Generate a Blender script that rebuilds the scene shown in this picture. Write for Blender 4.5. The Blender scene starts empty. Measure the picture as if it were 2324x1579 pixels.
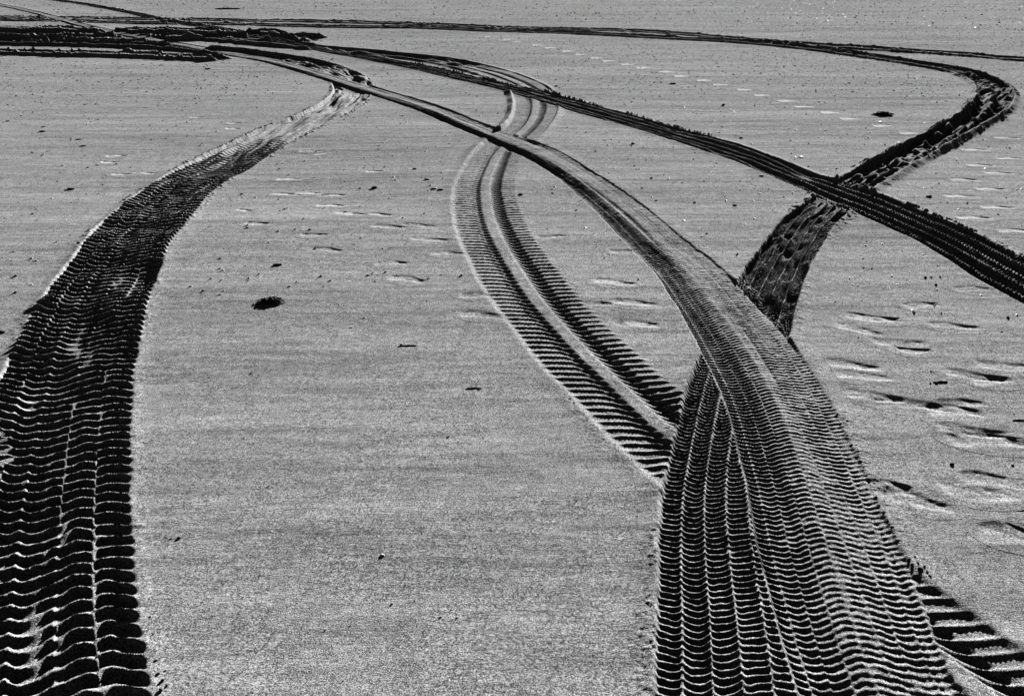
import bpy, bmesh, math, random
import numpy as np

# ------------------------------------------------------------------ camera, sky, sun, exposure
SC = bpy.context.scene
W, HH = 1024, 695
SC.render.resolution_x, SC.render.resolution_y = W, HH
CAM_H = 2.0                     # eye height (m)
PITCH = math.radians(26.8)
FPX = 1800.0                    # focal length in pixels of a 2323 px wide picture
PW, PH = 2323.0, 1579.0
cam_d = bpy.data.cameras.new("camera")
cam = bpy.data.objects.new("camera", cam_d)
SC.collection.objects.link(cam)
cam.location = (0, 0, CAM_H)
cam.rotation_euler = (math.pi/2 - PITCH, 0, 0)
cam_d.sensor_width = 36
cam_d.lens = FPX/PW*36
cam_d.clip_start = 0.05
cam_d.clip_end = 20000
SC.camera = cam

SUN_AZ = math.radians(66)       # from +X (right) towards +Y (away)
SUN_EL = math.radians(13.5)
world = bpy.data.worlds.new("World"); SC.world = world
world.use_nodes = True
nt = world.node_tree; nt.nodes.clear()
sky = nt.nodes.new("ShaderNodeTexSky"); sky.sky_type = 'NISHITA'
sky.sun_disc = False
sky.sun_elevation = SUN_EL
sky.sun_rotation = math.pi/2 - SUN_AZ
sky.air_density = 0.08; sky.dust_density = 0.0; sky.ozone_density = 1.0; sky.altitude = 50
sep = nt.nodes.new("ShaderNodeSeparateColor")      # black and white film behind a red filter
comb = nt.nodes.new("ShaderNodeCombineColor")
bg = nt.nodes.new("ShaderNodeBackground"); bg.inputs[1].default_value = 0.05
wo = nt.nodes.new("ShaderNodeOutputWorld")
nt.links.new(sky.outputs[0], sep.inputs[0])
for i in range(3): nt.links.new(sep.outputs[0], comb.inputs[i])
nt.links.new(comb.outputs[0], bg.inputs[0]); nt.links.new(bg.outputs[0], wo.inputs[0])

sd = bpy.data.lights.new("sun", 'SUN'); sd.energy = 5.0; sd.angle = math.radians(0.5)
sd.color = (1, 1, 1)
so = bpy.data.objects.new("sun", sd); SC.collection.objects.link(so)
from mathutils import Vector
sdir = Vector((math.cos(SUN_AZ)*math.cos(SUN_EL), math.sin(SUN_AZ)*math.cos(SUN_EL), math.sin(SUN_EL)))
so.rotation_euler = sdir.to_track_quat('Z', 'Y').to_euler()
so.location = sdir*50
SC.view_settings.view_transform = 'Standard'
SC.view_settings.look = 'None'
SC.view_settings.gamma = 1.0
SC.view_settings.exposure = 1.35
SC.render.engine = 'CYCLES'
SC.cycles.max_bounces = 1
SC.cycles.diffuse_bounces = 0

rng = np.random.RandomState(7)
random.seed(7)

# ------------------------------------------------------------------ helpers
cp, sp = math.cos(PITCH), math.sin(PITCH)
def unp(x, y):
    """a place on the beach seen at (x, y) of the 2323 px wide photograph, in metres"""
    dx = x-PW/2; dv = -(y-PH/2)
    Y = FPX*cp + dv*sp; Z = -FPX*sp + dv*cp
    t = CAM_H/-Z
    return np.array([dx*t, Y*t])

def _hash(ix, iy, seed):
    n = (ix*374761393 + iy*668265263 + seed*974711) & 0xffffffff
    n = ((n ^ (n >> 13))*1274126177) & 0xffffffff
    n = (n ^ (n >> 16)) & 0xffffff
    return n/16777215.0
def vn(x, y, seed=0):
    x = np.asarray(x, dtype=np.float64); y = np.asarray(y, dtype=np.float64)
    xi = np.floor(x).astype(np.int64); yi = np.floor(y).astype(np.int64)
    fx = x-xi; fy = y-yi
    fx = fx*fx*(3-2*fx); fy = fy*fy*(3-2*fy)
    a = _hash(xi, yi, seed); b = _hash(xi+1, yi, seed); c = _hash(xi, yi+1, seed); d = _hash(xi+1, yi+1, seed)
    return (a*(1-fx)+b*fx)*(1-fy) + (c*(1-fx)+d*fx)*fy
def fbm(x, y, seed=0, o=3):
    r = 0; a = .5
    for i in range(o):
        r = r + a*(vn(x, y, seed+i*17)*2-1); x = x*2.03+11.3; y = y*2.03+5.7; a *= .5
    return r
def ss(a, b, x):
    t = np.clip((x-a)/(b-a), 0, 1); return t*t*(3-2*t)

def tag(o, label=None, cat=None, group=None, kind=None):
    if label: o["label"] = label
    if cat: o["category"] = cat
    if group: o["group"] = group
    if kind: o["kind"] = kind
    return o
def mesh_obj(name, V, F, mat, smooth=True, parent=None):
    me = bpy.data.meshes.new(name)
    V = np.asarray(V, dtype=np.float32); F = np.asarray(F, dtype=np.int32)
    me.vertices.add(len(V)); me.vertices.foreach_set("co", V.ravel())
    k = F.shape[1]
    me.loops.add(F.size); me.loops.foreach_set("vertex_index", F.ravel())
    me.polygons.add(len(F)); me.polygons.foreach_set("loop_start", np.arange(0, F.size, k, dtype=np.int32))
    me.polygons.foreach_set("loop_total", np.full(len(F), k, dtype=np.int32))
    me.update(calc_edges=True); me.validate()
    if smooth: me.polygons.foreach_set("use_smooth", np.ones(len(me.polygons), dtype=bool))
    me.materials.append(mat)
    o = bpy.data.objects.new(name, me); SC.collection.objects.link(o)
    if parent: o.parent = parent
    return o

# ------------------------------------------------------------------ materials
def sand_material():
    m = bpy.data.materials.new("sand"); m.use_nodes = True
    n = m.node_tree; n.nodes.clear(); L = n.links
    out = n.nodes.new("ShaderNodeOutputMaterial"); b = n.nodes.new("ShaderNodeBsdfPrincipled")
    b.inputs["Roughness"].default_value = .95
    b.inputs["Specular IOR Level"].default_value = 0.0
    L.new(b.outputs[0], out.inputs[0])
    g = n.nodes.new("ShaderNodeNewGeometry")
    def noise(scale, detail, rough, vec=None):
        t = n.nodes.new("ShaderNodeTexNoise"); t.inputs["Scale"].default_value = scale
        t.inputs["Detail"].default_value = detail; t.inputs["Roughness"].default_value = rough
        L.new(vec or g.outputs["Position"], t.inputs["Vector"]); return t.outputs[0]
    def math_(op, a, b_=None):
        t = n.nodes.new("ShaderNodeMath"); t.operation = op
        for i, v in enumerate((a, b_)):
            if v is None: continue
            if isinstance(v, (int, float)): t.inputs[i].default_value = v
            else: L.new(v, t.inputs[i])
        return t.outputs[0]
    mp = n.nodes.new("ShaderNodeMapping"); mp.inputs["Rotation"].default_value = (0, 0, math.radians(-14))
    mp.inputs["Scale"].default_value = (.16, 1, 1)
    L.new(g.outputs["Position"], mp.inputs[0])
    octs = [math_('MULTIPLY', math_('SUBTRACT', noise(sc, 0, .5), .5), k) for sc, k in ((620, 3.0), (330, 3.6), (170, 2.4), (80, 1.0), (36, .6), (16, .4), (7, .3))]
    grain = octs[0]
    for o_ in octs[1:]: grain = math_('ADD', grain, o_)
    grain = math_('ADD', grain, .5)
    streak = noise(9, 5, .72, mp.outputs[0])
    patch = noise(.9, 4, .6, mp.outputs[0])
    v = math_('ADD', math_('SUBTRACT', grain, .5), math_('MULTIPLY', math_('SUBTRACT', streak, .5), .5))
    v = math_('ADD', v, math_('MULTIPLY', math_('SUBTRACT', patch, .5), .9))
    v = math_('MULTIPLY', math_('ADD', v, 1.0), .33)
    at = n.nodes.new("ShaderNodeAttribute"); at.attribute_name = "sunlit_tint"  # sunlit brightness painted into the sand colour of footprint floors
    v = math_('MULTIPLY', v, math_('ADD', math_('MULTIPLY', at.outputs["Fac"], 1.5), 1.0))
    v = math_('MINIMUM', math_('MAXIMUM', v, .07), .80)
    cc = n.nodes.new("ShaderNodeCombineColor")
    for i in range(3): L.new(v, cc.inputs[i])
    L.new(cc.outputs[0], b.inputs["Base Color"])
    bump = n.nodes.new("ShaderNodeBump"); bump.inputs["Strength"].default_value = 1.0
    bump.inputs["Distance"].default_value = .0022
    hgt = math_('ADD', math_('MULTIPLY', noise(170, 3, .7), .5), math_('MULTIPLY', streak, 2.4))
    hgt = math_('ADD', hgt, math_('MULTIPLY', patch, 22.0))
    L.new(hgt, bump.inputs["Height"]); L.new(bump.outputs[0], b.inputs["Normal"])
    return m
SAND = sand_material()
def simple_mat(name, c0, c1, scale, rough=.7):
    m = bpy.data.materials.new(name); m.use_nodes = True
    n = m.node_tree; b = n.nodes["Principled BSDF"]; b.inputs["Roughness"].default_value = rough
    b.inputs["Specular IOR Level"].default_value = .2
    t = n.nodes.new("ShaderNodeTexNoise"); t.inputs["Scale"].default_value = scale; t.inputs["Detail"].default_value = 5
    r = n.nodes.new("ShaderNodeValToRGB")
    r.color_ramp.elements[0].position = .35; r.color_ramp.elements[1].position = .65
    r.color_ramp.elements[0].color = (c0, c0, c0, 1); r.color_ramp.elements[1].color = (c1, c1, c1, 1)
    n.links.new(t.outputs[0], r.inputs[0]); n.links.new(r.outputs[0], b.inputs["Base Color"])
    return m
WEED = simple_mat("dried_seaweed", .015, .05, 120)
STONE = simple_mat("stone", .08, .22, 90)
SHELL = simple_mat("shell", .6, .85, 60, .5)
CLOD = simple_mat("damp_sand", .06, .14, 150, .95)

# ------------------------------------------------------------------ the lie of the beach
def base(x, y):
    return (fbm(x*.35+3, y*.35, 1, 2)*.035 + fbm(x*1.1, y*1.9, 5, 2)*.0065)*ss(.5, 2.5, np.hypot(x, y))

class Track:
    def __init__(s, key, pts, style, **kw):
        s.key = key; s.style = style; s.kw = kw
        cen = []; ch = []
        for p in pts:
            if len(p) == 4:
                a = unp(p[0], p[1]); b = unp(p[2], p[3]); cen.append((a+b)/2); ch.append(b-a)
            else:
                cen.append(unp(p[0], p[1])); ch.append(None)
        for e, at in ((kw.get('ext0'), 0), (kw.get('ext1'), -1)):     # the track goes on outside the picture
            if e:
                d = (cen[0]-cen[1]) if at == 0 else (cen[-1]-cen[-2]); d /= np.hypot(*d)
                q = cen[at]+d*e
                if at == 0: cen.insert(0, q); ch.insert(0, None)
                else: cen.append(q); ch.append(None)
        cen = np.array(cen); n = len(cen)
        tan = np.gradient(cen, axis=0)
        tan /= np.hypot(tan[:, 0], tan[:, 1])[:, None]
        wd = [abs(c[0]*t[1]-c[1]*t[0]) if c is not None else None for c, t in zip(ch, tan)]
        good = [v for v in wd if v]
        s.med = float(np.median(good)) if good else kw['w']
        wfix = kw.get('w')
        # spline through the stations
        t = np.concatenate([[0], np.cumsum(np.hypot(*np.diff(cen, axis=0).T))])
        wv = np.array([wfix if wfix else (v if v else np.nan) for v in wd], dtype=float)
        ok = ~np.isnan(wv); wv = np.interp(t, t[ok], wv[ok]) if ok.any() else np.full(n, s.med)
        wv = np.clip(wv, s.med*.85, s.med*1.15)
        # Catmull-Rom via Hermite
        m = np.zeros_like(cen)
        for i in range(n):
            if i == 0: m[i] = (cen[1]-cen[0])/(t[1]-t[0])
            elif i == n-1: m[i] = (cen[-1]-cen[-2])/(t[-1]-t[-2])
            else:
                d0 = (cen[i]-cen[i-1])/(t[i]-t[i-1]); d1 = (cen[i+1]-cen[i])/(t[i+1]-t[i])
                w0 = t[i+1]-t[i]; w1 = t[i]-t[i-1]; m[i] = (d0*w0+d1*w1)/(w0+w1)
        tt = np.linspace(0, t[-1], max(400, int(t[-1]/.03)))
        k = np.clip(np.searchsorted(t, tt, side='right')-1, 0, n-2)
        h = (t[k+1]-t[k]); q = (tt-t[k])/h
        P = ((2*q**3-3*q**2+1)[:, None]*cen[k] + ((q**3-2*q**2+q)*h)[:, None]*m[k]
             + (-2*q**3+3*q**2)[:, None]*cen[k+1] + ((q**3-q**2)*h)[:, None]*m[k+1])
        for _ in range(kw.get('smooth', 12)):
            P[1:-1] = .25*P[:-2]+.5*P[1:-1]+.25*P[2:]
        S = np.concatenate([[0], np.cumsum(np.hypot(*np.diff(P, axis=0).T))])
        s.len = S[-1]; N = int(S[-1]/.025)+2
        s.S = np.linspace(0, S[-1], N)
        s.P = np.stack([np.interp(s.S, S, P[:, 0]), np.interp(s.S, S, P[:, 1])], 1)
        s.hw = np.interp(np.interp(s.S, S, tt), t, wv)/2
        T = np.gradient(s.P, axis=0); s.T = T/np.hypot(T[:, 0], T[:, 1])[:, None]
        s.margin = kw.get('margin', .12)
        r = s.hw.max()+s.margin+.5
        s.bb = (s.P[:, 0].min()-r, s.P[:, 0].max()+r, s.P[:, 1].min()-r, s.P[:, 1].max()+r)
    def mg(s, x, y):                                  # flat border outside the wall, wider far away
        return np.maximum(s.margin, .0062*np.hypot(x, y)+.05)
    def proj(s, x, y):
        """distance right of the centre line, distance along it, half width"""
        N = len(s.P); step = 16
        C = s.P[::step]; best = np.empty(len(x), dtype=np.int64)
        for a in range(0, len(x), 40000):
            d = (x[a:a+40000, None]-C[None, :, 0])**2 + (y[a:a+40000, None]-C[None, :, 1])**2
            best[a:a+40000] = d.argmin(1)
        b0 = best*step; bd = np.full(len(x), 1e9); bi = b0.copy()
        for o in range(-step, step+1):
            i = np.clip(b0+o, 0, N-1); d = (x-s.P[i, 0])**2+(y-s.P[i, 1])**2
            k = d < bd; bd[k] = d[k]; bi[k] = i[k]
        dx = x-s.P[bi, 0]; dy = y-s.P[bi, 1]; T = s.T[bi]
        along = dx*T[:, 0]+dy*T[:, 1]; right = dx*T[:, 1]-dy*T[:, 0]
        return right, s.S[bi]+along, s.hw[bi]

def cells(u, s, ncol, p, phase, wav, border, seed, sharp=1.0, uneq=None, slant=0.):
    """a tread print: crests across the track in columns, joined by crests between the columns"""
    if uneq is None: c = (np.clip(u, -1, 1)*.9999+1)/2*ncol
    else: c = np.interp(u, uneq, np.arange(len(uneq)))
    k = np.clip(np.floor(c).astype(int), 0, ncol-1); f = (c-k)*2-1
    ph = phase[k] + .5*fbm(s*1.7, k*5.3, seed+5, 2)
    wv = wav*np.sin(f*1.9+k*1.3) + slant*f + .24*fbm(u*6+k*9, s/p*.45, seed, 2)
    q = np.abs(np.sin(np.pi*(s/p+ph+wv)))
    r = (1-q)**(sharp*(1-.55*np.abs(f)**5))*(.80+.30*vn(s/p*.7, c*1.7, seed+11))
    bd = np.clip(np.abs(f)*1.0, 0, 1)**9*border
    return np.maximum(r, bd*(.75+.5*vn(s/p*.9, k*7.1, seed+3)))

def churn(T, right, s, u, k=1.):
    return -.05 + fbm(right*8, s*3.5, 121, 3)*.06*k + .02*np.cos(u*math.pi*2.0)
def relief(T, right, s, hw, x, y, lod):
    """height of the print above or below the beach for points inside the track; lod: 1 near, 0 far"""
    u = right/hw; st = T.style; D = T.kw.get('depth', .03)
    tx = np.interp(s, T.S, T.T[:, 0]); ty = np.interp(s, T.S, T.T[:, 1])
    kx = np.clip(tx/np.maximum(np.abs(ty), .3)*np.sign(ty), -1., 1.)
    if st in ('wavy', 'fine', 'smear'): s_ = s - kx*right*.8
    n1 = fbm(right*9, s*1.6, 31, 3); n2 = fbm(x*38, y*38, 41, 2)
    gr = n2*.0022
    if st == 'wavy':
        ph = np.array([0, .35, .1, .55, .2, .45])
        c = cells(u, s_, 5, .072, ph, .34, .28, 51, 1.05, np.array([-1, -.62, -.26, .16, .56, 1.0]))
        amp = .027*(.60+.55*vn(s*2.6, u*2.6+9, 77))*(1-.28*ss(.62, .8, vn(s*4.5, u*1.7, 79)))*(1+.35*ss(4.2, 5.5, T_dist(x, y)))
        drag = ss(.15, .45, fbm(right*7, s*.9, 88, 2))*.5*ss(5, 9, T_dist(x, y))
        md = ss(3.6, 4.6, T_dist(x, y))*(1-ss(8, 10, T_dist(x, y)))
        h = -D + amp*c*(1-drag) + n1*.004 + md*.042*fbm(s_*3.2+4, right*3.5, 83, 2)
        h = h + .010*ss(.2, -1, u) + .016*ss(.78, 1., u)
        fm = ss(7.4, 10.5, T_dist(x, y))
        hb = -D + fbm(right*9, s*1.5, 89, 3)*.060 + .030*ss(-.2, .9, u)+.007*c*(1-ss(8.5, 10, T_dist(x, y)))
        h = h*(1-fm) + hb*fm
        cm = ss(14.5, 18, T_dist(x, y))
        h = h*(1-cm) + cm*churn(T, right, s, u, 1.4)
        return h + gr
    if st == 'lug':
        p = .066
        au = np.abs(u)
        tx = np.interp(s, T.S, T.T[:, 0]); ty = np.interp(s, T.S, T.T[:, 1])
        k = np.clip(tx/np.maximum(np.abs(ty), .3)*np.sign(ty), -1., 1.)*.9
        drop = .9*p*ss(-.40, -.02, u) + 1.2*p*ss(.06, .46, u)
        w = (s - k*right + drop)/p + .10*fbm(u*3, s/p*.3, 61, 2) - np.where(u < 0, .25*u*0, 0)
        fr = w-np.floor(w)                                   # 0 at a crest, growing away from the camera
        saw = np.where(fr < .30, (1-fr/.30)**1.2, np.where(fr < .8, 0, ((fr-.8)/.2)**1.5))
        body = np.where(u < 0, ss(.14, .40, au), ss(.16, .42, au))
        dist = T_dist(x, y)
        a = .0078*np.where(u < 0, 1., .9)*(1-.25*ss(3.4, 2.8, dist))*(.8+.4*vn(s*3, u, 5))*(1-.45*ss(5, 8, dist))*(1-.5*ss(.72, 1., -u))*(1+.35*ss(4.6, 3.6, dist))
        h = -.009 + a*saw*body*lod - .006*ss(.9, .3, au)
        h = h + .015*(ss(-.28, -.12, u)-ss(.10, .30, u))      # raised rib in the middle
        h = h + .012*ss(.32, .50, u)                          # the right shoulder lies higher
        q = ss(0, .25, fr)*ss(.75, .5, fr)
        h = h - .007*q*lod*ss(.08, .2, u)*ss(.55, .42, u) - .003*q*lod*ss(-.46, -.36, u)*ss(-.08, -.2, u) - .012*ss(3.7, 2.9, dist)*ss(.1, .6, u)
        h = h + n1*.0030
        cm = ss(14.5, 18, dist)
        h = h*(1-cm) + cm*churn(T, right, s, u, 1.4)
        return h + gr*.7
    if st == 'fine':
        nc = T.kw.get('ncol', 8); p = T.kw.get('pitch', .031)
        ph = (np.arange(nc+1)*.37) % 1.0
        c = cells(u, s_, nc, p, ph, T.kw.get('wav', .22), T.kw.get('border', .6), 71, T.kw.get('sharp', .8), None, .12)
        amp = T.kw.get('amp', .009)*(.7+.6*vn(s*2.0, u*3, 78))*(1-.35*ss(3.2, 5.5, T_dist(x, y)))*(1-.25*ss(.60, .8, vn(s*5, u*5, 74)))
        side = T.kw.get('side', 1.)
        dark = ss(.02, -.75, u)*side
        h = -D + amp*(1+dark*.9)*c*lod
        h = h + D*.55*ss(.3, 1., u) - .042*dark*ss(-1.02, -.9, u)                  # tyre shoulder pressed deeper on one side
        h = h + fbm(right*22, s*.35, 91, 3)*.0075*(1-lod*.6) + n1*.004
        st2 = np.maximum(0, fbm(right*18, s*.5, 95, 2)-.28)*.05
        return h - st2*.4 + gr
    if st == 'smear':
        nc = T.kw.get('ncol', 5); p = .031
        ph = (np.arange(nc+1)*.21) % 1.0
        ridge = np.abs(np.sin(np.pi*(u+1)/2*nc+.25*fbm(s*2, u, 12, 2)))
        blot = fbm(right*10, s*2.2, 101, 3)
        near = 1-ss(3.7, 4.4, T_dist(x, y))
        c = cells(u, s_, nc, p, ph, .2, .9, 73, .9)
        mid = 1-ss(6.6, 7.8, T_dist(x, y))
        bm_ = 1-.4*ss(.12, .34, fbm(right*9, s*3.0, 103, 3))
        hm = -.036 + .020*(1-ridge)**2 + .017*c*bm_ + blot*.030 + .050*fbm(s*4.5, right*11, 104, 2) + .012*ss(-1, 1, u)
        hn = -D + .014*(1-ridge)**1.7 + .0105*c + blot*.012
        hf = -D + .036*(1-ridge)**1.7 + blot*.085 + .02*ss(-1, 1, u)
        h = near*hn + (1-near)*(mid*hm + (1-mid)*hf)
        h = h - .016*ss(.55, 1, np.abs(u))*(1-near)*(1-mid)
        cm = ss(8.4, 10, T_dist(x, y)); h = h*(1-cm) + cm*(churn(T, right, s, u, 1.9)+.03*np.cos(u*7+s))
        return h + gr
    if st == 'deep':
        nc = 5; p = .034
        c = cells(u, s, nc, p, (np.arange(nc+1)*.3) % 1, .1, .0, 75, 1.0)
        f = (u+1)/2*nc + .12*fbm(s*1.1, u, 76, 2); f = (f-np.floor(f))*2-1
        f = f+.25*(1-f*f)                                    # ribs steeper on one side
        blot = ss(.10, .45, fbm(right*9, s*1.1, 79, 3))
        h = -D - .01 + (.034*np.abs(f)**3.0*(.55+.45*(c if True else 0)) + .010*c)*(1-.8*blot) + fbm(right*14, s*.8, 111, 3)*.018
        h = h + .03*ss(-1, 1, u)
        return h + gr
    if st == 'churn':                                         # far off, thrown up in clods
        h = -D + fbm(right*8, s*3.5, 121, 3)*.05*T.kw.get('rough', 1) + .02*np.cos(u*math.pi*2.0)
        return h + n2*.006
def T_dist(x, y): return np.hypot(x, y)

def apply_track(T, x, y, h, known=None):
    if known is None:
        right, s, hw = T.proj(x, y)
    else: right, s, hw = known
    d = np.abs(right)-hw
    pert = (fbm(s*9, np.sign(right)*3, 7, 2)+.5*fbm(s*45, np.sign(right)*5, 8, 2))*T.kw.get('ragged', .012)
    d = d+pert
    dist = np.hypot(x, y)
    endfade = ss(-.02, .35, s)*ss(-.02, .35, T.len-s)
    if T.kw.get('fade'):
        for a, b, v0 in T.kw['fade']:
            endfade = endfade*(1-(1-v0)*ss(a, (a+b)/2, s)*ss(b, (a+b)/2, s))
    wall = T.kw.get('wall', .018)
    w = (1-ss(-wall, wall*.3, d))*endfade
    lod = 1-ss(T.kw.get('lod0', 7.), T.kw.get('lod1', 11.), dist)
    if T.kw.get('nolod'): lod = lod*0+1
    # sand squeezed up beside the tyre and the crumbs thrown there
    bh = T.kw.get('berm', .010); bw = T.kw.get('bw', .05)
    side = np.where(right > 0, T.kw.get('bR', 1.), T.kw.get('bL', 1.))
    near = d < bw*3
    out = np.maximum(d, 0)
    tail = 1-ss(.55, 1., out/(T.mg(x, y)+.001))
    if T.kw.get('far'): bh = bh+np.interp(dist, *T.kw['far'])
    b = bh*side*np.exp(-(out/bw)**2)*(.7+.6*vn(s*4, right*3+5, 9))*tail
    cr = T.kw.get('crumb', .008)
    if cr:
        cs = T.kw.get('crsize', .022)
        nn = vn(x/cs, y/cs, 201)*.65+vn(x/cs*2.1, y/cs*2.1, 203)*.35
        cl = ss(.60, .74, nn)*ss(.25, .55, vn(x*2.3, y*2.3, 207))
        crm = np.where(dist > 15, .6, 1.) if T.key == 'right_turn' else 1.
        b = b + crm*cr*(T.kw.get('cn', .3)+(1-T.kw.get('cn', .3))*ss(6., 9., dist))*cl*side*np.exp(-(np.maximum(out-.01, 0)/(bw*1.3))**2)*tail*T.kw.get('crw', 1.)
    fc = ss(.66, .80, vn(x/.011, y/.011, 211)*.7+vn(x/.005, y/.005, 213)*.3)*ss(.3, .7, vn(x*1.9, y*1.9, 217))
    b = b + .0042*fc*np.exp(-(out/.055)**1.5)*tail*(1-ss(7, 10, dist))
    h = h + b*(1-w)*endfade
    g = base(x, y)
    k = w > 0
    if k.any():
        r = relief(T, right[k], s[k], hw[k], x[k], y[k], lod[k])
        h[k] = h[k]*(1-w[k]) + (g[k]+r)*w[k]
    return h

# ---- the tracks, oldest first (stations: both edges of the print, or its middle)
TR = []
TR.append(Track('lug', [
    (2010,1579,2475,1579),(1880,1462,2311,1462),(1802,1383,2199,1383),(1700,1307,2098,1307),(1490,1105,1820,1105),(1337,954,1621,954),
    (1265,871,1524,871),(1208,813,1460,813),(1154,741,1379,741),(1114,687,1326,687),(1078,630,1283,630),(1049,569,1236,569),
    (1031,522,1208,522),(1024,468,1184,468),(1028,425,1175,425),(1049,381.5,1182,381.5),(1074,345.5,1193,345.5),(1110,315,1222,315),
    (1146,288,1247,288),(1164,252,1265,252),(1163,226,1262,224),(1198,203),(1168,186),(1121,167),(1067,152),(1017,141),(960,132),(887,125),
    (815,118),(743,112),(600,99),(500,91),(430,87),(300,84),(150,82),(0,80)], 'lug', ext0=1.2, ext1=3, nolod=1, berm=.003, bw=.07,
    crumb=.0, depth=.02, wall=.04, bL=1., bR=.5, ragged=.006, far=([8, 10, 13, 16, 20, 40], [0, .03, .035, .02, .06, .10])))
TR.append(Track('right_turn', [
    (1478,1579,1830,1579),(1487,1400,1795,1400),(1490,1260,1765,1260),(1500,1130,1745,1130),(1515,1058,1740,1058),(1533,979,1745,979),
    (1551,900,1755,900),(1584,810,1775,810),(1617,756,1794,756),(1643,698,1807,698),(1680,630,1829,630),(1703,594,1845,594),
    (1731,558,1868,558),(1760,515,1893,515),(1811,475,1933,475),(1870,432,1975,432),(1937,392,1991,421),(2048,335,2059,376),
    (2116,302,2153,324),(2170,266,2207,299),(2203,234,2286,252),(2210,209,2305,212),(2192,183.5,2278,184),(2152,165.5,2206,158),
    (2080,155,2098,138.5),(1985,136.5,1990,124),(1846,115,1847,107.5),(1702,101.5,1700,95),(1487,89,1487,84),(1200,75,1200,70),
    (743,63,743,59.5),(400,54),(0,47)], 'smear', ext0=1.2, ext1=4, berm=.012, bw=.06, crumb=.03, depth=.03, crsize=.03, ragged=.012, nolod=1, cn=.08, far=([7.5, 10, 12, 15, 40], [0, .04, .045, .018, .022])))
TR.append(Track('far_line', [(2500,142),(2323,135),(2150,122),(1950,110),(1780,99),(1580,83,1580,78),(1200,64.5),(743,51.5),(400,45),(0,40)],
    'churn', w=.42, ext0=4, ext1=4, berm=.032, bw=.09, crumb=.02, crsize=.06, depth=.05, ragged=.04))
TR.append(Track('left_row', [(520,137),(400,132),(270,128),(130,125),(0,122)], 'churn', w=.35, ext1=4, berm=.07, bw=.09, crumb=.05, crsize=.08, depth=.05, ragged=.06))
TR.append(Track('top_row', [(654,78),(520,77),(395,74.5),(280,72.5),(140,71),(0,70)], 'churn', w=.45, ext1=4, berm=.09, bw=.14, crumb=.03, crsize=.05, depth=.06, ragged=.06))
TR.append(Track('short_row', [(735,92),(650,90.5),(520,87.5),(400,87),(250,91),(100,91),(0,90)], 'churn', w=.9, ext1=4, berm=.09, bw=.14, crumb=.03, crsize=.05, depth=.06, ragged=.06))
TR.append(Track('left', [
    (-180,1579,343,1579),(-150,1400,313,1400),(-117,1250,301,1250),(-78,1100,295,1100),(-37,960,294,960),(0,850,303,850),(36,777,317,777),
    (77,705,331,705),(115,644,351,644),(173,576,378,576),(216,520,414,520),(273,470,453,470),(324,430,486,430),(367,400,528,400),
    (407,378,572,378),(457,354,605,354),(515,326,648,326),(576,299,702,299),(666,266,774,266),(723,237.5,824,237.5),(752,213,848,213),
    (800,190),(775,168),(735,152),(690,142),(640,134),(590,127),(540,121),(450,114),(300,105),(150,100),(0,98)], 'wavy', ext0=1.2, ext1=3, nolod=1,
    berm=.004, bw=.04, crumb=.012, depth=.026, far=([16, 20, 40], [0, .06, .10])))
TR.append(Track('crossing', [
    (2460,655,2370,715),(2323,594,2240,645),(2279,572,2189,612),(2170,518,2098,558),(2063,472,1998,511),(1973,436,1926,479),(1897,411,1860,447),
    (1811,382,1785,415),(1717,345,1700,379),(1633,318,1618,350),(1487,280,1475,303),(1355,243,1346,270),(1262,218,1256,240),
    (1211,206,1208,226),(1139,192,1137,207),(1067,174,1064,190),(959,150,957,161),(851,136),(743,117),(651,97.5),(543,75.5),(396,51),(251,20.5),(119,0)],
    'deep', ext0=2, ext1=12, berm=.012, bw=.07, crumb=.022, crsize=.022, cn=.5, depth=.035, hand=-1, ragged=.012, bR=1.4, bL=.15))
TR.append(Track('main', [
    (1811,1579,2190,1579),(1793,1516,2153,1516),(1746,1354,2091,1354),(1715,1239,2045,1239),(1690,1095,1973,1095),(1672,1026,1940,1026),
    (1655,954,1904,954),(1632,882,1865,882),(1580,781,1800,781),(1533,695,1717,695),(1463,594,1620,594),(1427,561,1575,561),
    (1391,518,1463,468),(1348,475,1391,417.5),(1276,412,1301,363.5),(1208,369,1229,327.5),(1128.5,329,1139,299),(1042,291.5,1049,266),
    (956,252,959,234),(851,218,851,201),(743,180,743,170),(600,137),(520,122),(450,111),(330,88),(180,57),(60,24),(0,12)], 'fine', ext0=1.2, ext1=8,
    berm=.002, bw=.10, crumb=.005, crsize=.014, depth=.012, ncol=8, pitch=.031, amp=.0047, lod0=6.5, lod1=9.5, bR=1.2, bL=.1))

# ---- footprints: x, y in the photograph, length and width in metres, turn, label
FP = []
def fp(x, y, L, Wd, rot, label, group=None, d=.012): FP.append((x, y, L, Wd, rot, label, group, d))
ORD = ['first','second','third','fourth','fifth','sixth','seventh','eighth','ninth','tenth','eleventh','twelfth','thirteenth','fourteenth',
       'fifteenth','sixteenth','seventeenth','eighteenth','nineteenth','twentieth','twenty-first','twenty-second','twenty-third','twenty-fourth','twenty-fifth']
row = [(1110,85),(1153,92),(1177,97),(1222,104),(1249,110),(1290,117),(1319,124),(1355,132),(1382,139),(1424,148),(1460,155.5),(1512,164),(1546,174),
       (1597,184),(1632,194),(1690,205),(1729,216),(1785,228),(1823,240.5),(1883,254),(1928,268),(2001,283),(2064,299)]
for i, (x, y) in enumerate(row):
    fp(x, y, .27, .24+.10*(i < 14), -8, "%s pale footprint from the left in the long row across the far sand" % ORD[i], "footprints in the long row beyond the crossing track", .018)
rc = [(2213,335.5),(2226,371),(2293,354.5),(2188,405.5),(2268,389),(2181,445),(2250,427.5),(2264,472),(2210,495),(2303,525.5),(2285,310)]
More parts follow.
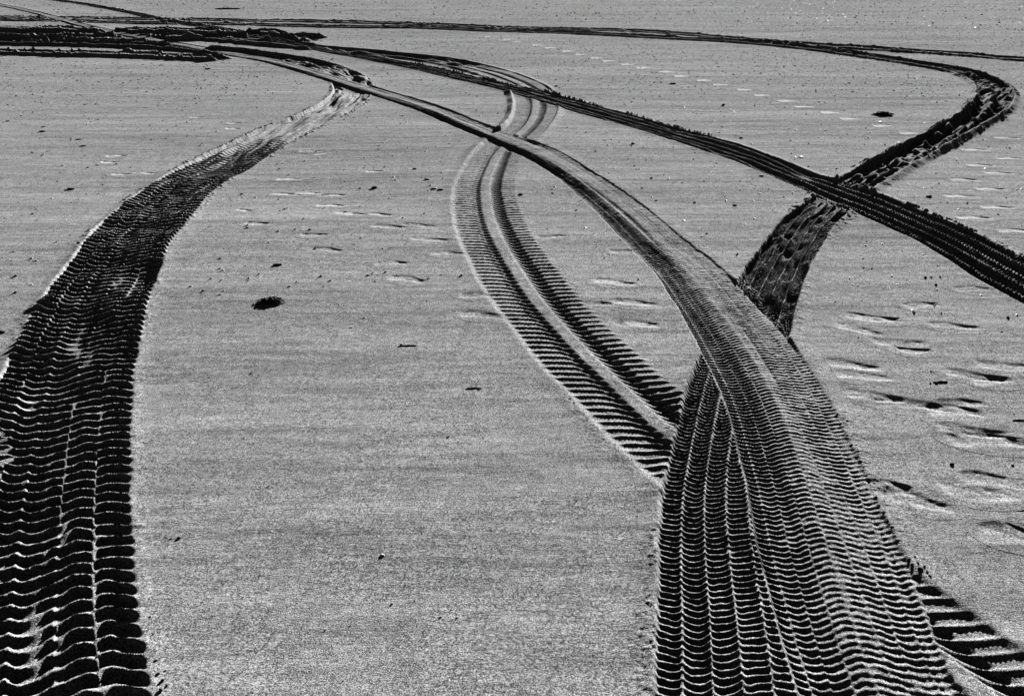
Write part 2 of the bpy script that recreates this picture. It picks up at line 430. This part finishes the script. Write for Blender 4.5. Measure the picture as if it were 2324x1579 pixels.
rl = ["pale footprint right of the far end of the wide curve, below a similar pair","pale footprint alone between two pairs on the right sand",
 "long pale footprint at the right edge under the curve","pale footprint of the left file, third down from the curve","pale footprint at right edge beside the third of the left file",
 "pale footprint of the left file, nearest the dark pebble","pale footprint of the right file, just above the level of the dark pebble",
 "pale footprint of the right file below the dark pebble level","pale footprint close above the crumbs thrown by the crossing track",
 "pale footprint at the right edge just above the crossing track","pale footprint just below the outer edge of the tight turn"]
for (x, y), l in zip(rc, rl): fp(x, y, .32, .15, -6, l, None, .014)
for x, y, L, Wd, r, l, d in [
  (705,340,.30,.12,-8,"faint print left of the middle, upper of a faint trio",.008),(735,345,.26,.1,25,"faint slanting print right in the faint trio",.008),
  (849,389,.20,.12,5,"short bright print above a dark pebble left of the lug track",.014),(655,405,.28,.12,-5,"small faint print high between the left track and lug track",.008),
  (652,440,.34,.12,-8,"bright shallow print nearest the narrowing of the left track",.012),(700,438,.3,.12,-6,"long faint print right beside the one nearest the left track",.008),
  (755,443,.3,.12,-4,"flat bright print third in its line from the left track",.010),(752,467,.30,.12,-8,"bright print under the flat bright one",.011),
  (800,487,.36,.13,-10,"long print with dark far rim left of the lug track",.013),(855,489,.34,.12,-10,"long dark-rimmed print, second of a toe-to-heel pair",.013),
  (882,517,.34,.14,-6,"bright bottomed print below the toe-to-heel pair",.012),(950,514,.34,.12,-10,"arched shallow print left of the lug track bars",.010),
  (975,545,.36,.14,-8,"print touching the left ends of the lug bars, upper one",.013),(555,478,.18,.1,-10,"small print with dark heel nearest the left track",.014),
  (583,509,.24,.12,-12,"small bright forked print below the small heel mark",.014),(713,535,.24,.12,-5,"dark-rimmed heel print upper of two left of centre",.018),
  (740,569,.30,.13,-14,"bright forked print lower of two left of centre",.016),(888,600,.28,.14,-6,"deep dark-rimmed heel print above the forked bright print",.020),
  (925,636,.30,.15,-20,"bright forked print lower of the pair left of the lug track",.020),(1018,578,.30,.12,-5,"faint print beside the lug bars with thin rim",.010),
  (1085,672,.28,.14,-8,"print cut by the left ends of the lug bars",.016),(1095,718,.32,.15,-10,"lower print cut by the left ends of the lug bars",.014),
  (1250,538,.26,.13,0,"bright print in the narrow sand wedge right of lug track",.014),(1415,570,.26,.12,-6,"faint print against the inner edge of the wide curve",.010),
  (1395,643,.34,.15,-12,"arched print in the sand between lug track and wide curve",.014),(1440,690,.34,.15,-8,"print below the arched print between lug track and curve",.012),
  (1350,692,.28,.13,-8,"faint print beside the right ends of lug bars",.010),(1445,738,.32,.15,-4,"round bright print lowest between lug track and curve",.012),
  (2205,655,.28,.15,-8,"bright print just below the crossing track at right",.018),(2090,692,.28,.14,0,"bright crescent print left of the one under the crossing track",.018),
  (1985,722,.38,.15,-12,"long dark-rimmed print highest right of the wide curve",.022),(1950,748,.34,.15,-30,"bright slanting smudge print under the long dark-rimmed one",.010),
  (2165,740,.34,.13,-8,"wide bright print right of the long dark-rimmed one",.016),(2045,776,.38,.17,-4,"double print with bright rim in the middle right sand",.020),
  (2075,794,.22,.1,-6,"small scuffed toe print under the double print",.024),(1935,828,.34,.15,-12,"thin crescent print right of the wide curve",.014),
  (1960,852,.34,.14,-6,"faint bright print under the thin crescent",.008),(2290,828,.40,.16,-10,"long thin crescent print at the right edge",.016),
  (2215,850,.36,.14,-14,"scuffed print left of the bright oval print",.014),(2250,860,.26,.16,-4,"bright oval print near the right edge",.016),
  (1985,898,.34,.16,-10,"left half of the longest pale scrape right of the curve",.014),(2060,915,.46,.17,-14,"longest pale scrape with a dark rim right of the curve",.018),
  (2180,912,.28,.12,-6,"dark-bottomed heel print above the trodden one",.020),(2165,930,.30,.16,-10,"trodden print with crumbs right of the longest scrape",.022),
  (2210,975,.36,.14,-8,"shaded shallow print above the hooked print",.014),(2250,998,.46,.18,-10,"hooked print with dark toe near the right edge",.022),
  (2010,1108,.28,.17,-10,"ribbed boot print touching the wide curve",.022),(2080,1135,.34,.15,-16,"curved print right of the ribbed boot print",.018),
  (2265,1090,.34,.15,-8,"dark-filled boot print near the right edge",.026),(2228,1112,.38,.20,-6,"ribbed boot print below the dark-filled one",.020),
  (2305,1210,.30,.18,-12,"deep ribbed print cut by the right edge of the picture",.024),(265,352,.26,.12,-4,"bright print upper left of the left track",.012),
  (250,367,.24,.1,-8,"faint bright print just under another, upper left",.010),(325,392,.30,.12,-4,"faint print touching the outside of the left track",.008),
  (447,267,.22,.12,0,"small bright print far left of the left track's bend",.014),(532,280,.22,.12,0,"tiny bright print upper of two above the left track",.012),
  (530,292,.22,.12,0,"tiny bright print lower of two above the left track",.012),(280,394,.26,.12,-6,"faint smudge print outside the left track",.009)]:
    fp(x, y, L, Wd, r, l, None, d)

class Foot:
    def __init__(s, rec):
        x, y, L, Wd, rot, s.label, s.group, s.d = rec
        s.c = unp(x, y); s.L = L; s.W = Wd; s.r = math.radians(rot)
        s.L *= .9; s.W *= .85; L = s.L; Wd = s.W; s.d *= .6
        dist = np.hypot(*s.c); s.m = .0045*dist+.03
        s.a = L/2+s.m; s.b = Wd/2+s.m
    def local(s, x, y):
        dx = x-s.c[0]; dy = y-s.c[1]; c, k = math.cos(s.r), math.sin(s.r)
        return dx*c+dy*k, -dx*k+dy*c
    def add(s, x, y, h):
        a, b = s.local(x, y)
        q = a/(s.L/2)
        wd = s.W/2*(.80+.20*np.cos(q*2.6+1.0))                  # heel, waist and ball of the foot
        t = b/wd; deep = s.d > .012
        wall = .50 if deep else .8
        t = t + .25*np.sin(q*2.5+s.L*40)
        m = ss(-1.0, -.25, t)*(1-ss(1.02-wall, 1.05, t))*(1-ss(.70, 1.05, np.abs(q)))
        m = m*(.55+.45*np.abs(np.sin(q*2.2+.5)))
        rib = np.sin(a/.022+b/.05)*.0018*deep
        z = -min(s.d, .0072)*(1. if deep else .85)*m + rib*m
        z = z + fbm(x*30, y*30, 300, 2)*.003*m
        edge = (a/s.a)**2+(b/s.b)**2
        s.last = m
        return h + z*(1-ss(.8, 1, edge))
FEET = [Foot(r) for r in FP]

def height(x, y, own=None, known=None):
    h = base(x, y)
    for f in FEET:
        k = (np.abs(x-f.c[0]) < f.a) & (np.abs(y-f.c[1]) < f.a)
        if k.any(): h[k] = f.add(x[k], y[k], h[k])
    for T in TR:
        if T is own:
            h = apply_track(T, x, y, h, known); continue
        k = (x > T.bb[0]) & (x < T.bb[1]) & (y > T.bb[2]) & (y < T.bb[3])
        if k.any():
            ki = np.nonzero(k)[0]
            r, s, hw = T.proj(x[ki], y[ki])
            kk = (np.abs(r)-hw < T.mg(x[ki], y[ki])*1.05) & (s > -.1) & (s < T.len+.1)
            if kk.any():
                kj = ki[kk]
                h[kj] = apply_track(T, x[kj], y[kj], h[kj], (r[kk], s[kk], hw[kk]))
    return h
def inside_track(T, x, y):
    o = np.zeros(len(x), dtype=bool)
    k = np.nonzero((x > T.bb[0]) & (x < T.bb[1]) & (y > T.bb[2]) & (y < T.bb[3]))[0]
    if len(k):
        r, s, hw = T.proj(x[k], y[k])
        o[k] = (np.abs(r) < hw+T.mg(x[k], y[k])*.97) & (s > 0.0) & (s < T.len)
    return o
def cull(F, inside):                       # faces wholly under a newer print are not there
    return F[~inside[F].all(axis=1)]

# ---- ground: one sheet out to the horizon, cells growing with distance
fine = np.arange(math.radians(-37), math.radians(37), .0034)
side = np.linspace(math.radians(37), math.radians(323), 60)
ang = np.concatenate([fine, side[:-0 or None]])
rr = [0.02, .3, .7]; r = 1.3
while r < 60: rr.append(r); r *= 1.0036
while r < 9000: rr.append(r); r *= 1.06
rr = np.array(rr)
A, R = np.meshgrid(ang, rr)
X = (R*np.sin(A)).ravel(); Y = (R*np.cos(A)).ravel()
def fade_far(x, y, h): return h*(1-ss(60, 200, np.hypot(x, y)))
Z = fade_far(X, Y, height(X, Y))
na, nr = len(ang), len(rr)
i = np.arange(nr-1)[:, None]; j = np.arange(na)[None, :]; j2 = (j+1) % na
F = np.stack([(i*na+j), (i*na+j2), ((i+1)*na+j2), ((i+1)*na+j)], -1).reshape(-1, 4)[:, ::-1]
for T in TR:
    F = cull(F, inside_track(T, X, Y))
for f in FEET:
    a, b = f.local(X, Y); F = cull(F, (a/f.a)**2+(b/f.b)**2 < .96)
g = mesh_obj("ground", np.stack([X, Y, Z], 1), F, SAND); tag(g, kind="structure")

# ---- footprints
for n_, f in enumerate(FEET):
    dist = np.hypot(*f.c); st = max(.004, .0009*dist)
    nx = int(2*f.a/st); ny = int(2*f.b/st)
    th = np.linspace(0, 2*np.pi, 4*max(nx//4, 8), endpoint=False)
    rad = np.linspace(0.02, 1, max(10, ny//2+4))
    TH, RD = np.meshgrid(th, rad)
    a = (RD*np.cos(TH)*f.a).ravel(); b = (RD*np.sin(TH)*f.b).ravel()
    c, k = math.cos(f.r), math.sin(f.r)
    x = f.c[0]+a*c-b*k; y = f.c[1]+a*k+b*c
    z = height(x, y)+.0003+.00015*dist/3+(n_ % 5)*.00008
    nt_, nr_ = len(th), len(rad)
    ii = np.arange(nr_-1)[:, None]; jj = np.arange(nt_)[None, :]; j3 = (jj+1) % nt_
    Ff = np.stack([(ii*nt_+jj), (ii*nt_+j3), ((ii+1)*nt_+j3), ((ii+1)*nt_+jj)], -1).reshape(-1, 4)[:, ::-1]
    # centre cap
    x = np.append(x, f.c[0]); y = np.append(y, f.c[1]); z = np.append(z, z[:nt_].mean())
    cap = np.stack([np.full(nt_//2, len(x)-1), np.arange(0, nt_, 2), np.arange(1, nt_, 2), (np.arange(2, nt_+2, 2)) % nt_], -1)
    Ff = np.concatenate([Ff, cap])
    for T in TR: Ff = cull(Ff, inside_track(T, x, y))
    if len(Ff) < 30: continue
    loc = np.array([f.c[0], f.c[1], 0])
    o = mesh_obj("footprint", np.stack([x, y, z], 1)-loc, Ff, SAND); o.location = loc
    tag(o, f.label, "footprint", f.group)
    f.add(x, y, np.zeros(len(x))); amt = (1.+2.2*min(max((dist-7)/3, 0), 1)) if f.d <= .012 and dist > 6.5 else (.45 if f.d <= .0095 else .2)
    at = o.data.attributes.new("sunlit_tint", 'FLOAT', 'POINT'); at.data.foreach_set("value", np.clip(f.last*amt*1.2, 0, 3).astype(np.float32))  # print floor coloured lighter as if the sun caught it, more so far off

# ---- tyre tracks
LAB = {
 'lug': "tyre track of straight cross bars with a pale central rib, bending through the middle",
 'right_turn': "smeared tyre track with a tight black bend at the upper right",
 'far_line': "farthest thin dark tyre track, running the whole width near the top",
 'left_row': "broken dotted dark track at upper left, nearest of the rows there",
 'top_row': "topmost of the dark churned tyre rows at the upper left",
 'short_row': "thick black churned tyre row in the middle of the upper left band",
 'left': "wide black wavy-ridged tyre track curving down the left side",
 'crossing': "black tyre track with crumbs on its edge, running diagonally off the right side",
 'main': "broad finely ribbed pale tyre track curving down to the lower right"}
for n_, T in enumerate(TR):
    # rows along the track, closer together near the camera
    ss_ = [0.]; pd = np.hypot(T.P[:, 0], T.P[:, 1])
    far = T.style == 'churn'
    while ss_[-1] < T.len:
        d = np.interp(ss_[-1], T.S, pd)
        lo = .0045 if T.style in ('fine', 'smear', 'deep') else .0065
        ss_.append(ss_[-1]+min(max(lo, .0013*d), .035 if d > 12 else .011))
    sv = np.array(ss_[:-1]+[T.len])
    mg = T.mg(np.interp(sv, T.S, T.P[:, 0]), np.interp(sv, T.S, T.P[:, 1]))
    hwv = np.interp(sv, T.S, T.hw)
    ncol = 56 if far else 130
    q = np.linspace(-1, 1, ncol)
    # offsets: inner part uniform, borders with fewer columns
    nb = 10 if far else 16
    inner = np.linspace(-1, 1, ncol-2*nb)
    bt = np.linspace(1, 0, nb, endpoint=False)
    OFF = np.concatenate([-(hwv[:, None]+mg[:, None]*bt[None, :]), hwv[:, None]*inner[None, :], (hwv[:, None]+mg[:, None]*bt[None, ::-1])], 1)
    px_ = np.interp(sv, T.S, T.P[:, 0]); py_ = np.interp(sv, T.S, T.P[:, 1])
    tx = np.interp(sv, T.S, T.T[:, 0]); ty = np.interp(sv, T.S, T.T[:, 1])
    x = (px_[:, None]+ty[:, None]*OFF).ravel(); y = (py_[:, None]-tx[:, None]*OFF).ravel()
    known = (OFF.ravel(), np.repeat(sv, OFF.shape[1]), np.repeat(hwv, OFF.shape[1]))
    z = fade_far(x, y, height(x, y, T, known))
    dd = np.hypot(x, y)
    prof = np.ones(OFF.shape[1]); prof[:nb] = np.linspace(0, 1, nb); prof[-nb:] = np.linspace(1, 0, nb)
    z = z + (.0002+.0001*dd/3+n_*.00012*np.maximum(1, dd/6))*np.tile(prof, len(sv))**1.5 + .00004
    m = OFF.shape[1]; nrow = len(sv)
    # the outermost row dips a hair so the sheet meets the sand
    ii = np.arange(nrow-1)[:, None]; jj = np.arange(m-1)[None, :]
    Ft = np.stack([ii*m+jj, ii*m+jj+1, (ii+1)*m+jj+1, (ii+1)*m+jj], -1).reshape(-1, 4)
    for T2 in TR[n_+1:]: Ft = cull(Ft, inside_track(T2, x, y))
    c0 = T.P[len(T.P)//2]; loc = np.array([c0[0], c0[1], 0])
    o = mesh_obj("tyre_track", np.stack([x, y, z], 1)-loc, Ft, SAND); o.location = loc
    tag(o, LAB[T.key], "tyre track")
    print('mesh', T.key, len(x), len(Ft), 'med w', T.med)

def ground_z(x, y): return float(height(np.array([x]), np.array([y]))[0])

# ---- things lying on the sand
def lump(name, px, py, w, h, mat, label, cat, group=None, rot=0, seed=0, asp=.6, rough=.25, sub=3):
    p = unp(px, py); rs = random.Random(seed); w *= .85; h *= .8
    bm = bmesh.new(); bmesh.ops.create_icosphere(bm, subdivisions=sub, radius=1)
    c, s = math.cos(math.radians(rot)), math.sin(math.radians(rot))
    for v in bm.verts:
        k = v.co.copy()
        n = 1+rough*float(fbm(k.x*1.7+seed*3.1, k.y*1.7+k.z*2.3, seed, 3))*2
        X_ = k.x*w/2*n; Y_ = k.y*w*asp/2*n; Z_ = k.z*h*.45*n+h*.2
        v.co = (X_*c-Y_*s, X_*s+Y_*c, Z_)
    me = bpy.data.meshes.new(name); bm.to_mesh(me); bm.free()
    for q_ in me.polygons: q_.use_smooth = True
    me.materials.append(mat)
    o = bpy.data.objects.new(name, me); SC.collection.objects.link(o)
    o.location = (p[0], p[1], ground_z(p[0], p[1]))
    return tag(o, label, cat, group)
def strands(name, px, py, w, h, n, label, seed, mat=WEED, thick=.004):
    """a heap of dried weed: many bent flattened strands over a low mound"""
    p = unp(px, py); rs = random.Random(seed); V = []; F_ = []
    for k in range(n):
        a = rs.uniform(0, 6.28); r0 = rs.random()**.6*w*.32; cx, cy = math.cos(a)*r0, math.sin(a)*r0*.55
        d = rs.uniform(0, 6.28); L = rs.uniform(.25, .6)*w; lift = rs.uniform(.3, 1)*h*(1-(r0/(w*.5))**2)
        m = 7; bend = rs.uniform(-1.6, 1.6)
        x_, y_ = cx-math.cos(d)*L/2, cy-math.sin(d)*L*.3; pts = []
        for i in range(m):
            t = i/(m-1); dd = d+bend*(t-.5)
            pts.append((x_, y_, .002+lift*math.sin(math.pi*t)**.8*rs.uniform(.8, 1.15)))
            x_ += math.cos(dd)*L/(m-1); y_ += math.sin(dd)*L*.6/(m-1)
        b0 = len(V); th = thick*rs.uniform(.5, 1.3)
        for i, q_ in enumerate(pts):
            tw = th*(1-abs(2*i/(m-1)-1)**3*.8); nx, ny = -math.sin(d), math.cos(d)
            for e in range(4):
                ca, sa = math.cos(e*math.pi/2), math.sin(e*math.pi/2)
                V.append((q_[0]+nx*tw*ca, q_[1]+ny*tw*ca, q_[2]+tw*.7*sa))
        for i in range(m-1):
            for e in range(4):
                F_.append((b0+i*4+e, b0+i*4+(e+1) % 4, b0+(i+1)*4+(e+1) % 4, b0+(i+1)*4+e))
    o = mesh_obj(name, V, F_, mat); o.location = (p[0], p[1], ground_z(p[0], p[1]))
    return tag(o, label, "seaweed")
strands("seaweed_clump", 617, 686, .20, .026, 120, "spiky dark clump of dried seaweed on the open sand left of centre", 3)
strands("seaweed_clump", 2004, 259, .30, .04, 120, "long low black clump of weed inside the tight bend at upper right", 4, thick=.009)
def stick(px, py, L, rot, label, r=.004, mat=WEED, kink=.2):
    p = unp(px, py); V = []; F_ = []; m = 8
    for i in range(m):
        t = i/(m-1); off = math.sin(t*3.0)*L*kink*.3
        for e in range(6):
            a = e*math.pi/3; rad = r*(1-.5*abs(2*t-1)**3)*(1+.2*math.sin(i*2.3))
            V.append(((t-.5)*L, off+math.cos(a)*rad, r*.6+math.sin(a)*rad))
    for i in range(m-1):
        for e in range(6): F_.append((i*6+e, i*6+(e+1) % 6, (i+1)*6+(e+1) % 6, (i+1)*6+e))
    o = mesh_obj("twig", V, F_, mat); o.rotation_euler = (0, 0, math.radians(rot)); o.location = (p[0], p[1], ground_z(p[0], p[1]))
    return tag(o, label, "twig")
stick(630, 605, .062, 8, "short dark twig above the spiky seaweed clump", .007)
stick(928, 788, .09, 2, "thin twig trailing to the right on the smooth sand in the middle", .003)
stick(1075, 885, .08, 3, "thin faint twig below the middle, near the lug track", .003)
stick(2312, 951, .06, 0, "straight thin twig at the right edge of the picture", .003)
stick(2134, 865, .075, 0, "thick short dark stick between footprints at right", .0045)
stick(517, 22, .9, 0, "dark driftwood piece on the farthest sand near the top", .03)
for i_, (x, y, w, h, mat, lab, nm, cat) in enumerate([
  (868,1264,.022,.010,SHELL,"small white shell fragment with a dark shadow in the lower middle","shell_fragment","shell"),
  (657,652,.022,.012,STONE,"small pebble just above right of the spiky seaweed clump","pebble","pebble"),
  (911,786,.022,.016,STONE,"dark pebble at the left end of the trailing twig","pebble","pebble"),
  (1088,886,.018,.010,STONE,"dark pebble at the end of the faint twig below the middle","pebble","pebble"),
  (1018,995,.015,.009,STONE,"lone dark pebble low in the middle, left of the lug bars","pebble","pebble"),
  (570,846,.014,.010,STONE,"lone dark pebble right of the left track, below the seaweed","pebble","pebble"),
  (826,723,.018,.008,STONE,"flat dark pebble right of the seaweed, upper of two","pebble","pebble"),
  (797,745,.014,.008,STONE,"tiny dark pebble right of the seaweed, lower of two","pebble","pebble"),
  (406,1219,.017,.012,STONE,"right and larger of two dark pebbles beside the left track","pebble","pebble"),
  (388,1220,.010,.008,STONE,"left and smaller of two dark pebbles beside the left track","pebble","pebble"),
  (1047,628,.022,.018,STONE,"round dark pebble touching the left ends of the lug bars","pebble","pebble"),
  (1529,633,.022,.018,STONE,"round dark pebble just inside the broad pale curve","pebble","pebble"),
  (162,428,.09,.03,CLOD,"dark clod alone at far left of the wavy track","sand_clod","clod"),
  (5,751,.05,.02,CLOD,"dark clod cut by the left edge of the picture","sand_clod","clod"),
  (97,300,.09,.03,CLOD,"dark clod upper left, under the smallest of its group","sand_clod","clod"),
  (99,289,.06,.02,CLOD,"small dark clod just above another at upper left","sand_clod","clod"),
  (179,317,.08,.02,CLOD,"dark clod right in the upper left group, above its twin","sand_clod","clod"),
  (189,331,.08,.02,CLOD,"dark clod lowest of the upper left group","sand_clod","clod"),
  (18,275,.06,.02,CLOD,"dark clod at the upper left edge of the picture","sand_clod","clod"),
  (472,158,.12,.04,STONE,"dark stone below the end of the dotted row at upper left","stone","stone"),
  (850,428,.06,.035,STONE,"dark stone below the short bright footprint","stone","stone"),
  (941,385,.05,.02,STONE,"flat dark stone right of the short bright footprint","stone","stone"),
  (970,410,.07,.02,STONE,"flat dark stone left of the top of the lug bars","stone","stone"),
  (1000,433,.07,.02,STONE,"dark stone beside a white shell left of the lug bars","stone","stone"),
  (985,431,.06,.02,SHELL,"white shell beside a dark stone left of the lug bars","shell","shell"),
  (1181,445,.06,.025,STONE,"dark stone touching the right edge of the lug bars","stone","stone"),
  (1254,440,.03,.015,SHELL,"tiny white shell between the lug bars and the broad curve","shell","shell"),
  (1436,328,.055,.03,STONE,"dark stone with a bright top between broad curve and crossing track","stone","stone"),
  (1372,320,.06,.012,STONE,"flat thin stone left of the bright topped stone","stone","stone"),
  (1263,198,.09,.03,STONE,"dark stone just above where the crossing track begins to widen","stone","stone"),
  (1527,193,.13,.05,STONE,"dark stone under the long row of pale footprints","stone","stone"),
  (1641,239,.06,.05,STONE,"round dark stone alone above the crossing track","stone","stone"),
  (1681,313,.05,.03,STONE,"small dark stone just above the crossing track","stone","stone"),
  (1817,357,.06,.02,SHELL,"white shell in the angle where crossing track meets smeared track","shell","shell"),
  (2108,447,.06,.03,STONE,"dark stone in the sand below the smeared track at right","stone","stone"),
  (2094,217,.05,.02,SHELL,"pale shell inside the tight bend","shell","shell"),
  (1998,276,.06,.02,SHELL,"pale shell just below the long low clump of weed","shell","shell"),
  (1478,405,.03,.02,STONE,"small dark stone below the broad curve's upper side, right of it","stone","stone"),
  (1728,400,.05,.02,STONE,"flat dark stone under the crossing track","stone","stone"),
  (1667,468,.04,.02,STONE,"small dark stone between broad curve and smeared track","stone","stone"),
  (2200,622,.03,.02,STONE,"dark stone just below the crossing track at right","stone","stone"),
  (2125,867,.022,.013,CLOD,"dark crumb left of the thick short stick","sand_clod","clod"),
  (2111,868,.014,.010,CLOD,"tiny crumb farthest left of the thick short stick","sand_clod","clod"),
  (2112,841,.012,.010,CLOD,"tiny crumb above the thick short stick","sand_clod","clod"),
  (2298,1052,.016,.010,CLOD,"dark crumb right of the hooked print","sand_clod","clod"),
  (2160,1051,.022,.014,CLOD,"dark crumb in open sand left of the hooked print","sand_clod","clod"),
  (35,626,.03,.02,STONE,"tiny dark stone at left, outside the wavy track","stone","stone"),
  (118,672,.05,.02,CLOD,"dark crumb thrown off the outer edge of the wavy track","sand_clod","clod"),
  (890,1372,.010,.007,SHELL,"tiny white shell speck under the white fragment, lower middle","shell_fragment","shell"),
  (1000,1401,.008,.006,SHELL,"tiny white shell speck lower right of the white fragment","shell_fragment","shell"),
  ]):
    lump(nm, x, y, w, h, mat, lab, cat, None, rot=(i_*37) % 40-20, seed=i_+1)

for q_, (x, y, w) in enumerate([(2062,1268,.016),(2070,1280,.020),(2083,1276,.014),(2088,1290,.022),(2098,1283,.013),(2104,1296,.016),(2110,1305,.014),(2076,1262,.010)]):
    lump("sand_clod", x, y, w, w*.7, CLOD, "dark crumb in the cluster thrown off the right edge of the broad pale track", "sand_clod",
         "crumbs beside the broad pale track", rot=q_*50, seed=90+q_, sub=2)
for q_, (x, y, w) in enumerate([(352,1530,.016),(362,1545,.020),(372,1556,.013),(358,1568,.018),(346,1500,.012),(340,1440,.012),(334,1400,.010),(368,1522,.009),(330,1360,.009)]):
    lump("sand_clod", x+8, y, w, w*.7, CLOD, "small dark crumb lying against the right edge of the wide wavy track", "sand_clod",
         "crumbs beside the wavy track", rot=q_*50, seed=120+q_, sub=2)

# ---- specks scattered over the beach: nobody could count them
def specks(name, n, r0, r1, smin, smax, mat, seed, label):
    rs = np.random.RandomState(seed)
    th = rs.uniform(-.64, .64, n); r = np.sqrt(rs.uniform(r0**2, r1**2, n))
    x = r*np.sin(th); y = r*np.cos(th)
    inn = np.zeros(n, dtype=bool)
    for T in TR: inn |= inside_track(T, x, y)
    x = x[~inn]; y = y[~inn]; n = len(x)
    z = height(x, y); sz = smin*(smax/smin)**(rs.rand(n)**2.2)
    dirs = np.array([[1,0,0],[.3,.9,0],[-.8,.6,0],[-.8,-.6,0],[.3,-.9,0],[0,0,1.]])
    V = dirs[None]*sz[:, None, None]*np.array([1, .8, .75])*rs.uniform(.6, 1.3, (n, 6, 1))
    V[:, :5, 2] = -.001
    V += np.stack([x, y, z], 1)[:, None, :]
    F_ = np.array([[0,1,5],[1,2,5],[2,3,5],[3,4,5],[4,0,5]])[None]+np.arange(n)[:, None, None]*6
    o = mesh_obj(name, V.reshape(-1, 3), F_.reshape(-1, 3), mat, smooth=False)
    tag(o, label, "specks", kind="stuff")
specks("sand_crumbs", 13000, 26, 80, .016, .05, CLOD, 21, "dark lumps of damp sand scattered over the far beach")
specks("shell_grit", 12000, 26, 80, .012, .04, SHELL, 22, "pale shell pieces scattered over the far beach")
specks("sand_crumbs", 14000, 13, 27, .006, .022, CLOD, 23, "small dark lumps of damp sand over the middle distance")
specks("sand_crumbs", 42000, 5, 42, .003, .018, CLOD, 11, "tiny dark crumbs of damp sand scattered over the whole beach")
specks("shell_grit", 30000, 5, 42, .005, .016, SHELL, 12, "tiny pale shell grit scattered over the whole beach")
specks("fine_crumbs", 2500, 1.6, 9, .0015, .006, CLOD, 13, "fine dark grains of damp sand scattered on the near sand")
print('done')
